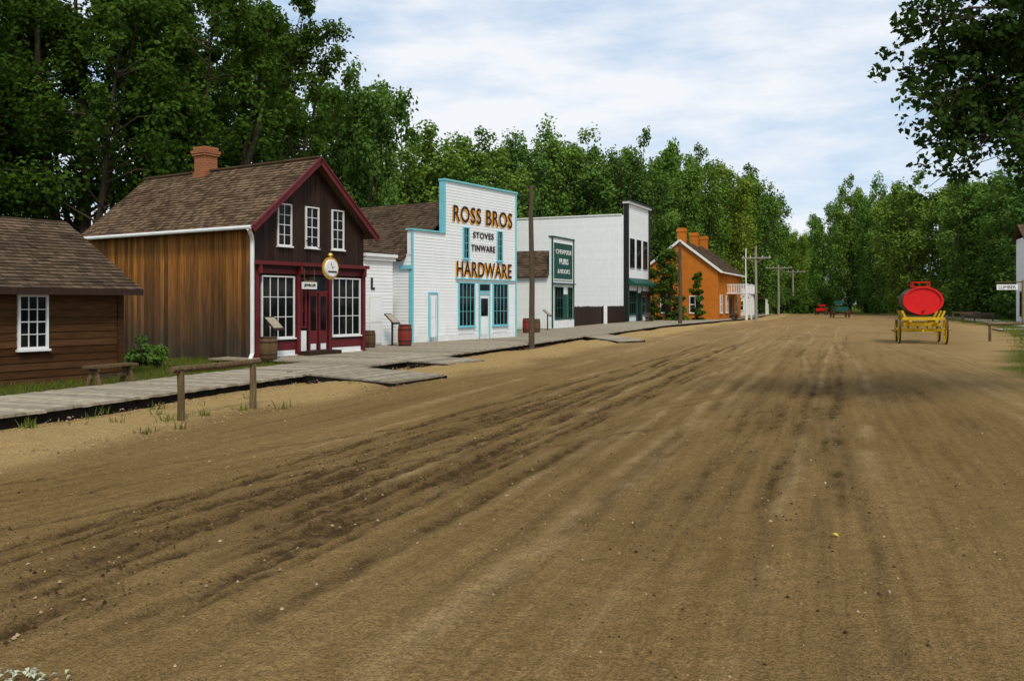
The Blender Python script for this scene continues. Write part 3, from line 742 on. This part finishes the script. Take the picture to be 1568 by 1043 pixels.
e = empty('water_tank_wagon', (18.9, 40.6, 0), RS)
mb = MB('wheels', [M_yellow, M_iron])
for x in (-.98, .98):
    wheel(mb, x, 0, .66, .66, 0, 1); wheel(mb, x*.96, 2.4, .54, .54, 0, 1, 12)
mb.make(e)
mb = MB('running_gear', [M_yellow, M_iron])
mb.box(-.95, .95, -.07, .07, .58, .72); mb.box(-.92, .92, 2.33, 2.47, .48, .6); mb.box(-.8, .8, -.09, .09, .80, .96); mb.box(-.8, .8, 2.3, 2.5, .72, .98)
mb.box(-.88, .88, -.5, -.38, 1.10, 1.22)
for x in (-.6, -.2, .2, .6): mb.box(x-.03, x+.03, -.04, .04, .72, .8, 1)
for x in (-.55, .55): mb.box(x-.06, x+.06, -.5, 3.3, .99, 1.10)
mb.box(-.05, .05, -.3, 2.6, .55, .66); mb.beam((0, 2.5, .55), (0, 5.0, .45), .09, .1)
for x in (-.82, .82):
    for y in (-.4, .9, 2.4): mb.beam((x*.85, y, 1.1), (x*1.08, y, 1.52), .07, .09)
mb.box(-.7, .7, 2.9, 3.3, 1.12, 1.2)
for x in (-.6, .6): mb.beam((x, -.44, 1.05), (x*.4, -.1, .6), .04, .04)
mb.make(e)
mb = MB('tank', [M_oak, M_red, M_iron, M_yellow]); A_, B_, zc = .84, .64, 1.98; n = 44
for i in range(n):
    t0 = 2*math.pi*i/n; t1 = 2*math.pi*(i+.96)/n
    def el(k, t, y): return (A_*k*math.cos(t), y, zc+B_*k*math.sin(t))
    rr = random.random()
    mb.hexa([el(.95, t0, -.38), el(.95, t1, -.38), el(.95, t1, 2.5), el(.95, t0, 2.5), el(1, t0, -.38), el(1, t1, -.38), el(1, t1, 2.5), el(1, t0, 2.5)], 0, rr)
    t1 = 2*math.pi*(i+1)/n
    for y in (-.30, .5, 1.3, 2.3):
        mb.hexa([el(.99, t0, y), el(.99, t1, y), el(.99, t1, y+.06), el(.99, t0, y+.06), el(1.015, t0, y), el(1.015, t1, y), el(1.015, t1, y+.06), el(1.015, t0, y+.06)], 2, .5)
    mb.hexa([el(.9, t0, -.42), el(.9, t1, -.42), el(.9, t1, -.38), el(.9, t0, -.38), el(1.005, t0, -.42), el(1.005, t1, -.42), el(1.005, t1, -.38), el(1.005, t0, -.38)], 1, .5)
mb.face([(A_*.96*math.cos(2*math.pi*i/n), -.35, zc+B_*.96*math.sin(2*math.pi*i/n)) for i in range(n)], 1, .5)
mb.face([(A_*.96*math.cos(2*math.pi*i/n), 2.45, zc+B_*.96*math.sin(2*math.pi*i/n)) for i in range(n)], 1, .5)
mb.tube([(0, -.5, 1.5), (0, -.34, 1.5)], [.04, .05], 10, 2)
mb.make(e)
mb = MB('top_rack', [M_red])
mb.box(-.40, .40, .5, 1.5, 2.62, 2.66)
for x in (-.36, .36):
    for y in (.55, 1.45): mb.box(x-.02, x+.02, y-.02, y+.02, 2.5, 2.86)
    mb.box(x-.025, x+.025, .5, 1.5, 2.83, 2.87)
for y in (.55, 1.45): mb.box(-.34, .34, y-.015, y+.015, 2.83, 2.865)
mb.make(e)

def cart(name, x, y, m1, a=-12, sc=1.):
    e = empty(name, (x, y, 0), R(a)); mb = MB('cart', [m1, M_dred, M_iron, M_dark])
    for sx in (-.85*sc, .85*sc): wheel(mb, sx, 0, .55*sc, .55*sc, 1, 2, 12); wheel(mb, sx, 2.2*sc, .48*sc, .48*sc, 1, 2, 12)
    for x0, x1, y0, y1 in ((-.7, .7, -.5, -.45), (-.7, .7, 2.7, 2.75), (-.7, -.65, -.45, 2.7), (.65, .7, -.45, 2.7)):
        mb.box(x0*sc, x1*sc, y0*sc, y1*sc, .8*sc, 1.3*sc, 0)
    mb.box(-.65*sc, .65*sc, -.45*sc, 2.7*sc, .8*sc, .85*sc, 3); mb.box(-.8*sc, .8*sc, -.05, .05, .5*sc, .62*sc, 1)
    mb.box(-.6*sc, .6*sc, 1.6*sc, 2.0*sc, 1.6*sc, 1.66*sc, 0); mb.box(-.6*sc, .6*sc, 1.5*sc, 1.56*sc, 1.66*sc, 2.0*sc, 0)
    for sx in (-.5, .5): mb.box(sx*sc-.03, sx*sc+.03, 1.75*sc, 1.85*sc, 1.2*sc, 1.6*sc, 2)
    mb.beam((0, 2.5*sc, .5), (0, 5*sc, .45), .1, .1, 1); mb.make(e)
cart('farm_wagon', 42.2, 113, M_green, -12, 1.1); cart('farm_wagon', 49.0, 140, M_red, -30, .85)

# ================================================================ VEGETATION
def leaves(centers, radii, shades, nper, ls, seed, flat=.75, pw=.45):
    g = np.random.default_rng(seed); C = np.repeat(centers, nper, 0); Rr = np.repeat(radii, nper); Sh = np.repeat(shades, nper)
    N = len(C); d = g.normal(size=(N, 3)); d /= np.linalg.norm(d, axis=1)[:, None]
    rad = Rr*(g.random(N)**pw)*(1+.25*(g.random(N) < .12))
    P = C+d*rad[:, None]*np.array([1, 1, flat])
    nrm = g.normal(size=(N, 3))*.6+d*.7+np.array([0, 0, .45]); nrm /= np.linalg.norm(nrm, axis=1)[:, None]
    a = g.normal(size=(N, 3)); a -= nrm*(a*nrm).sum(1)[:, None]; a /= np.linalg.norm(a, axis=1)[:, None]; b_ = np.cross(nrm, a)
    L_ = (ls*g.uniform(.65, 1.3, N))[:, None]
    v = np.stack([P-a*L_*.5, P+b_*L_*.38-a*L_*.06, P+a*L_*.5, P-b_*L_*.38-a*L_*.06], 1).reshape(-1, 3)
    f = np.arange(4*N).reshape(-1, 4)
    sh = np.clip(Sh*.65+g.random(N)*.38-.02+.14*d[:, 2], 0, 1)  # random tone, plus light from above painted onto clump tops
    return v, f, sh

def joined_tree(name, mbw, lv, leafm):
    v, f, sh = lv; nv = len(mbw.v)
    quads = [q for q in mbw.f if len(q) == 4]
    co_ = np.concatenate([np.array(mbw.v).reshape(-1, 3), v]); fa = np.concatenate([np.array(quads).reshape(-1, 4), f+nv])
    me = np_mesh(name, co_, fa, [M_bark, leafm])
    mi = np.zeros(len(fa), dtype=np.int32); mi[len(quads):] = 1; me.polygons.foreach_set('material_index', mi)
    at = me.attributes.new('rnd', 'FLOAT', 'FACE'); at.data.foreach_set('value', np.concatenate([np.full(len(quads), .5), sh]).astype(np.float32))  # leaf values carry the painted top light besides random tone
    me.update(); return me

def tree_mesh(name, seed, H, cb, Rc, nlead, ncl, nper, ls, tr, leafm, cr=(.8, 1.5), spread=.6, trunks=1, fork=.5, flat=.8, shrink=.45, taper=.55, drop=.24):
    rd = random.Random(seed); mbw = MB(name, []); cen = []; rad = []; sh = []
    lead = []
    tb = [Vector((rd.uniform(-1, 1)*1.2*(trunks > 1), rd.uniform(-1, 1)*1.2*(trunks > 1), 0)) for _ in range(trunks)]
    for i in range(nlead):
        ang = i*2.4+rd.uniform(-.5, .5); rr = 0 if i == 0 else Rc*spread*math.sqrt(rd.uniform(.25, 1))
        top = Vector((rr*math.cos(ang), rr*math.sin(ang), H*(1-rd.uniform(.0, .10)-drop*rr/Rc)))
        base = tb[i % trunks]; fz = cb*rd.uniform(fork*.6, fork*1.4)
        pts = [base+Vector((0, 0, -.3)) if i < trunks else base+Vector((0, 0, fz*.8)), base+Vector((top.x*.06, top.y*.06, fz))]
        for k in (.35, .6, .8, 1.):
            zz = fz+(top.z-.5-fz)*k
            pts.append(Vector((base.x*(1-k)+top.x*(k**.6), base.y*(1-k)+top.y*(k**.6), zz))+Vector((rd.uniform(-.25, .25), rd.uniform(-.25, .25), 0))*(1 if k < 1 else 0))
        r0 = tr*(1 if i < trunks else .62)
        mbw.tube(pts, [r0*1.3, r0*.95, r0*.62, r0*.4, r0*.2, .01], 8, 0, False, jitter=.05)
        lead.append((pts, top))
    for i in range(ncl):
        pts, top = lead[i % nlead]
        f = (rd.random()**.85) if i >= nlead*2 else (.93 if i < nlead else .84)
        z = cb+(top.z-.3-cb)*f
        P_ = pts[-1]
        for a, c_ in zip(pts, pts[1:]):
            if a.z <= z <= c_.z: P_ = a.lerp(c_, (z-a.z)/(c_.z-a.z+1e-6)); break
        prof = (1-f)**taper*min(1, f/.18+.45)
        rl = Rc*.55*prof; an = rd.uniform(0, 6.283); q = rl*math.sqrt(rd.uniform(.1, 1))
        c_ = P_+Vector((q*math.cos(an), q*math.sin(an), rd.uniform(-.3, .3)))
        cen.append(c_); rad.append(rd.uniform(*cr)*(1-shrink*f)); sh.append(rd.uniform(.0, 1.)*(.6+.4*f))  # clump tone lightens toward crown top, top light put into colour
        if i % 2 == 0 and f < .85: mbw.tube([P_+Vector((0, 0, -q*.35)), P_.lerp(c_, .5)+Vector((0, 0, -.1)), c_], [tr*.16, tr*.1, .02], 5, 0, False)
    lv = leaves(np.array([tuple(c_) for c_ in cen]), np.array(rad), np.array(sh), nper, ls, seed, flat)
    return joined_tree(name, mbw, lv, leafm)

def put(me, name, x, y, s=(1, 1, 1), rot=0, parent=None, z=0):
    o = bpy.data.objects.new(name, me); COL.objects.link(o); o.location = (x, y, z); o.scale = s; o.rotation_euler = (0, 0, rot)
    if parent: o.parent = parent
    return o
rowm = [M_leaf, M_leafd, M_leaf, M_leafd, M_leafy]
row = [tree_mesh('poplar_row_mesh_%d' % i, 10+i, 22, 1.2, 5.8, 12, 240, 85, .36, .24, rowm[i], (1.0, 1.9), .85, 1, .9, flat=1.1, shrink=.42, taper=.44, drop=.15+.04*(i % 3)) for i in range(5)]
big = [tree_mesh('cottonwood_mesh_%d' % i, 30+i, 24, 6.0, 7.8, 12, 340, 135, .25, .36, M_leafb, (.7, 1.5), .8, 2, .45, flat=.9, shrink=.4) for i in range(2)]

rd = random.Random(5)
for i, (x, y, h, sx) in enumerate([(-26.5, 41, 22, 1), (-22.6, 45.5, 23.5, 1), (-18.3, 49, 24.5, 1.0), (-16.4, 55, 24.5, .9), (-31.5, 50, 23, 1.0)]):
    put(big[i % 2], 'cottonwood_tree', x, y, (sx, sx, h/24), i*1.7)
for x, y, h, w, k in [(-10.9, 62, 20.5, .72, 1), (-14.0, 65, 20.5, .8, 3)]:
    put(row[k], 'poplar_tree', x, y, (w, w, h/22), rd.uniform(0, 6))
rowE = empty('poplar_tree_row', (0, 0, 0))
T = [(-10.6, 85, 21.5, 0), (-6.3, 90, 20.7, 2), (-3.2, 95, 21.4, 0), (0, 100, 23.4, 1), (4.4, 105, 25.3, 2), (9.3, 108, 25.6, 1), (12.9, 105, 22.5, 3), (16.7, 112, 25, 0), (21.5, 118, 24.6, 2), (26.5, 125, 24.8, 0), (30.9, 130, 24.4, 4), (36.9, 138, 25, 0), (41.5, 148, 24, 1), (52.5, 182, 22, 2), (58, 200, 22, 4), (70, 225, 23, 4), (80, 250, 25, 4), (92, 265, 27, 2),
     (-14, 92, 20, 1), (-2, 110, 19, 3), (7, 118, 22, 3), (14, 122, 21, 1), (22, 130, 21, 3), (30, 142, 21, 1), (40, 162, 20, 2), (47, 176, 19, 4), (64, 235, 20, 2), (100, 300, 26, 0), (76, 280, 26, 0)]
for x, y, h, k in T:
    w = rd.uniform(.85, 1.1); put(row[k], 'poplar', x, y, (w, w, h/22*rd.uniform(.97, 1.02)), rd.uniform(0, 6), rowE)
rowR = empty('poplar_tree_row', (0, 0, 0))
for x, y, h, k in [(74, 205, 26, 0), (66, 172, 28, 0), (64.5, 155, 26, 2), (63, 143, 23.6, 1), (59, 128, 22, 0), (62, 120, 20.5, 2), (55.5, 105, 18.5, 3), (57, 102, 19.8, 2), (53, 90, 18.3, 1), (60, 92, 19, 3),
                   (72, 165, 24, 3), (75, 150, 23, 1), (70, 128, 21, 3), (68, 112, 20, 1), (86, 215, 26, 1), (80, 185, 25, 3)]:
    w = rd.uniform(.85, 1.1); put(row[k], 'poplar', x, y, (w, w, h/22), rd.uniform(0, 6), rowR)

rr_ = random.Random(77); mbw = MB('near', []); cen = []; rad = []; sh = []
base = Vector((13.2, 15.5, 0)); fork = base+Vector((-.3, 0, 3.4))
mbw.tube([base+Vector((0, 0, -.3)), base+Vector((-.1, 0, 1.5)), fork, base+Vector((-.6, .1, 7)), base+Vector((-.2, 0, 11))], [.42, .33, .28, .18, .05], 10, 0, False, jitter=.05)
tips = [(5.95, 14.0, 6.85), (6.1, 13.6, 6.15), (6.35, 14.2, 5.55), (6.3, 13.8, 4.85), (6.6, 14.4, 4.35), (7.1, 14, 4.05), (7.6, 13.6, 4.1), (6.9, 14.5, 5.1), (7.3, 14.2, 6.0), (6.9, 13.9, 6.9), (7.9, 14.4, 4.7), (8.2, 14, 5.6), (7.9, 14, 6.6), (6.3, 14.2, 7.6), (7.2, 14.3, 7.7), (8.4, 14.6, 7.3), (8.8, 13.8, 4.6), (9.4, 14.2, 5.4), (9.2, 14, 6.6), (9.8, 15, 8), (10.8, 14.3, 5), (11, 15, 7), (12, 14, 9), (13.5, 15, 10.5), (14.5, 16, 7), (15, 15, 5.6), (12.5, 17, 6), (10.5, 17, 7.2), (9.0, 15.5, 4.0), (10.0, 15.5, 4.2), (7.5, 15, 5.4), (7.7, 14.8, 6.3), (8.3, 15, 5.0), (7.3, 14.7, 4.7), (7.4, 14.2, 7.1), (8.5, 15.2, 6.1), (7.0, 15, 5.8)]
for tp in tips:
    tp = Vector(tp); st = fork+Vector((0, 0, rr_.uniform(.5, 4))); md = st.lerp(tp, .6)+Vector((0, rr_.uniform(-.3, .3), .7))
    pl = [st, st.lerp(md, .5)+Vector((0, 0, .3)), md, md.lerp(tp, .6)+Vector((0, 0, .15)), tp+Vector((0, 0, -.05))]
    mbw.tube(pl, [.09, .06, .035, .018, .006], 6, 0, False)
    for k in range(24):
        f = rr_.random()**.6; q = md.lerp(tp, f)+Vector((rr_.gauss(0, .22), rr_.gauss(0, .4), rr_.gauss(0, .22)))
        cen.append(tuple(q)); rad.append(rr_.uniform(.16, .34)); sh.append(rr_.uniform(0, .7))
        mbw.tube([md.lerp(tp, f*.8), q], [.010, .004], 4, 0, False)
lv = leaves(np.array(cen), np.array(rad), np.array(sh), 28, .115, 5, .8)
put(joined_tree('near_tree', mbw, lv, M_leafn), 'overhanging_maple_tree', 0, 0)

def shrub(name, x, y, w, h, n, ls, leafm, seed, np_=70):
    rq = random.Random(seed); mbw = MB(name, []); cen = []; rad = []; sh = []
    for i in range(n):
        f = rq.random(); a = rq.uniform(0, 6.28); q = w*math.sqrt(rq.random())*(1-.6*f)
        c_ = (q*math.cos(a), q*math.sin(a), h*f); cen.append(c_); rad.append(w*.35*rq.uniform(.6, 1.2)); sh.append(rq.random())
        mbw.tube([(c_[0]*.2, c_[1]*.2, 0), (c_[0]*.6, c_[1]*.6, c_[2]*.6), c_], [.03, .02, .008], 5, 0, False)
    put(joined_tree(name+'_mesh', mbw, leaves(np.array(cen), np.array(rad), np.array(sh), np_, ls, seed), leafm), name, x, y)
shrub('shrub', 15.9, 90, 1.8, 7.2, 60, .26, M_leafb, 1, 90); shrub('shrub', 19.3, 92, .9, 5.0, 36, .22, M_leafb, 2, 80); shrub('shrub', 17.0, 90, 1.0, 1.8, 14, .24, M_leafy, 3)
shrub('shrub', 14.5, 94, 1.8, 5.5, 34, .28, M_leafb, 8)
shrub('shrub', -10.8, 25.6, .5, .9, 16, .10, M_leafd, 4); shrub('shrub', -9.9, 24.6, .45, .6, 12, .09, M_leaf, 5)
for i, (x, y) in enumerate([(50, 160), (56, 170), (64, 182), (72, 172), (78, 160), (66, 140), (68, 125), (62, 108), (58, 98), (85, 190), (60, 116), (74, 145)]): shrub('shrub', x, y, 4.5, 4.5, 30, .5, M_leafb, 60+i, 70)

g = np.random.default_rng(11)
def blades(name, pts, hmin, hmax, w, leafm):
    N = len(pts); h = g.uniform(hmin, hmax, N); a = g.uniform(0, 6.283, N); lean = g.normal(0, .35, (N, 2))*h[:, None]
    dx = np.cos(a)*w; dy = np.sin(a)*w; z = np.zeros(N)+pts[:, 2]
    v = np.stack([np.stack([pts[:, 0]-dx, pts[:, 1]-dy, z], -1), np.stack([pts[:, 0]+dx, pts[:, 1]+dy, z], -1),
                  np.stack([pts[:, 0]+lean[:, 0]*.6+dx*.6, pts[:, 1]+lean[:, 1]*.6+dy*.6, z+h*.65], -1), np.stack([pts[:, 0]+lean[:, 0], pts[:, 1]+lean[:, 1], z+h], -1)], 1).reshape(-1, 3)
    me = np_mesh(name, v, np.arange(4*N).reshape(-1, 4), [leafm])
    at = me.attributes.new('rnd', 'FLOAT', 'FACE'); at.data.foreach_set('value', g.random(N).astype(np.float32))
    o = bpy.data.objects.new(name, me); COL.objects.link(o); o.rotation_euler = (0, 0, RS)
def scatter(t0, t1, s0, s1, n, z=.03):
    return np.stack([g.uniform(t0, t1, n), g.uniform(s0, s1, n), np.full(n, z)], -1)
P1 = scatter(-20, -14.5, 8, 24, 16000)
P2 = scatter(3.4, 14, 14, 48, 80000, .02); keep = (P2[:, 0]-np.interp(P2[:, 1], *RT)) > g.uniform(.2, 2.4, len(P2)); P2 = P2[keep]
P3 = scatter(9, 30, 48, 120, 22000, .1); P3 = P3[(P3[:, 0]-np.interp(P3[:, 1], *RT)) > .6]
blades('grass', np.concatenate([P1, P2]), .05, .15, .007, M_grass)
blades('grass', P3, .08, .25, .02, M_grass)
cl = []
for (x, y) in [(-6.6, 13.9), (-5.7, 14.2), (-5.9, 13.2), (-5.2, 12.5), (-4.6, 15.0), (-6.9, 14.8), (-5.4, 15.4), (-5.3, 13.5), (-4.0, 15.5), (-7.2, 13.1), (-3.5, 19.6), (-5.0, 16.6), (-6.1, 15.2), (-5.0, 14.2), (-6.4, 12.9), (-4.9, 13.0)]:
    t_ = x*cs-y*sn; s_ = x*sn+y*cs; n_ = int(g.integers(8, 34)); cl.append(np.stack([g.normal(t_, .07, n_), g.normal(s_, .07, n_), np.full(n_, .0)], -1))
blades('weeds', np.concatenate(cl), .05, .2, .012, M_grass)

M_yl = M('yellow_leaf', (.75, .60, .05), (.6, .45, .05), 8, rough=.6); M_pl = M('pale_leaf', (.50, .50, .38), (.22, .28, .15), 8, rough=.6, rnd=.8)
mb = MB('fallen_leaves', [M_yl, M_pl])
def fl(x, y, s, m):
    a = random.uniform(0, 6.28); c_, q = math.cos(a)*s, math.sin(a)*s
    mb.face([(x-c_, y-q, .015), (x+q*.5, y-c_*.5, .03), (x+c_, y+q, .016), (x-q*.5, y+c_*.5, .028)], m)
fl(2.56, 7.0, .05, 0)
for px, py in [(-3.4, 6.2), (-4.9, 6.4), (-1.6, 6.6), (.5, 6.3), (2.4, 5.6), (3.2, 9), (4.6, 9.8), (-.5, 12), (5.9, 16)]: fl(px, py, .02, 1)
for i in range(34): fl(-2.42+random.gauss(0, .10), 4.36+random.gauss(0, .04), .022, 1)
mb.make()

# ================================================================ LIGHT, SKY, CAMERA
w = bpy.data.worlds.new('World'); scene.world = w; w.use_nodes = True; nt = w.node_tree
for n in list(nt.nodes): nt.nodes.remove(n)
out = nt.nodes.new('ShaderNodeOutputWorld'); bg = nt.nodes.new('ShaderNodeBackground'); bg.inputs[1].default_value = .11
sky = nt.nodes.new('ShaderNodeTexSky'); sky.sky_type = 'NISHITA'; sky.sun_disc = False
az = R(168); elv = R(48); sky.sun_elevation = elv; sky.sun_rotation = az; sky.air_density = 1.0; sky.dust_density = 1.0
gen = nt.nodes.new('ShaderNodeTexCoord').outputs['Generated']
n1 = noise(nt, gen, 2.3, 7, .55, (1, 1, 3.4)); n2 = noise(nt, gen, 7, 6, .6, (1, 1, 4))
nn_ = mathn(nt, 'ADD', mathn(nt, 'MULTIPLY', n1, .72), mathn(nt, 'MULTIPLY', n2, .28))
f = remap(nt, nn_, .42, .60, .04, .96)
skyc = mixc(nt, .65, sky.outputs[0], (4.7, 6.7, 9.2))
nt.links.new(mixc(nt, f, skyc, (8.4, 8.65, 9.0)), bg.inputs[0]); nt.links.new(bg.outputs[0], out.inputs[0])
sd = bpy.data.lights.new('sun', 'SUN'); sd.energy = 2.4; sd.angle = R(14); sd.color = (1, .92, .78)
so = bpy.data.objects.new('sun', sd); COL.objects.link(so)
dirv = Vector((math.sin(az)*math.cos(elv), math.cos(az)*math.cos(elv), math.sin(elv)))
so.rotation_euler = (-dirv).to_track_quat('-Z', 'Y').to_euler(); so.location = (20, -20, 40)
cd = bpy.data.cameras.new('camera'); cd.sensor_width = 36; cd.lens = 36*1350/1568; cd.shift_y = -.036; cd.clip_end = 4000; cd.clip_start = .1
cam = bpy.data.objects.new('camera', cd); COL.objects.link(cam); cam.location = (0, 0, 1.85); cam.rotation_euler = (math.pi/2, 0, 0)
scene.camera = cam
scene.view_settings.view_transform = 'Standard'; scene.view_settings.look = 'None'; scene.view_settings.exposure = 0
print('done')
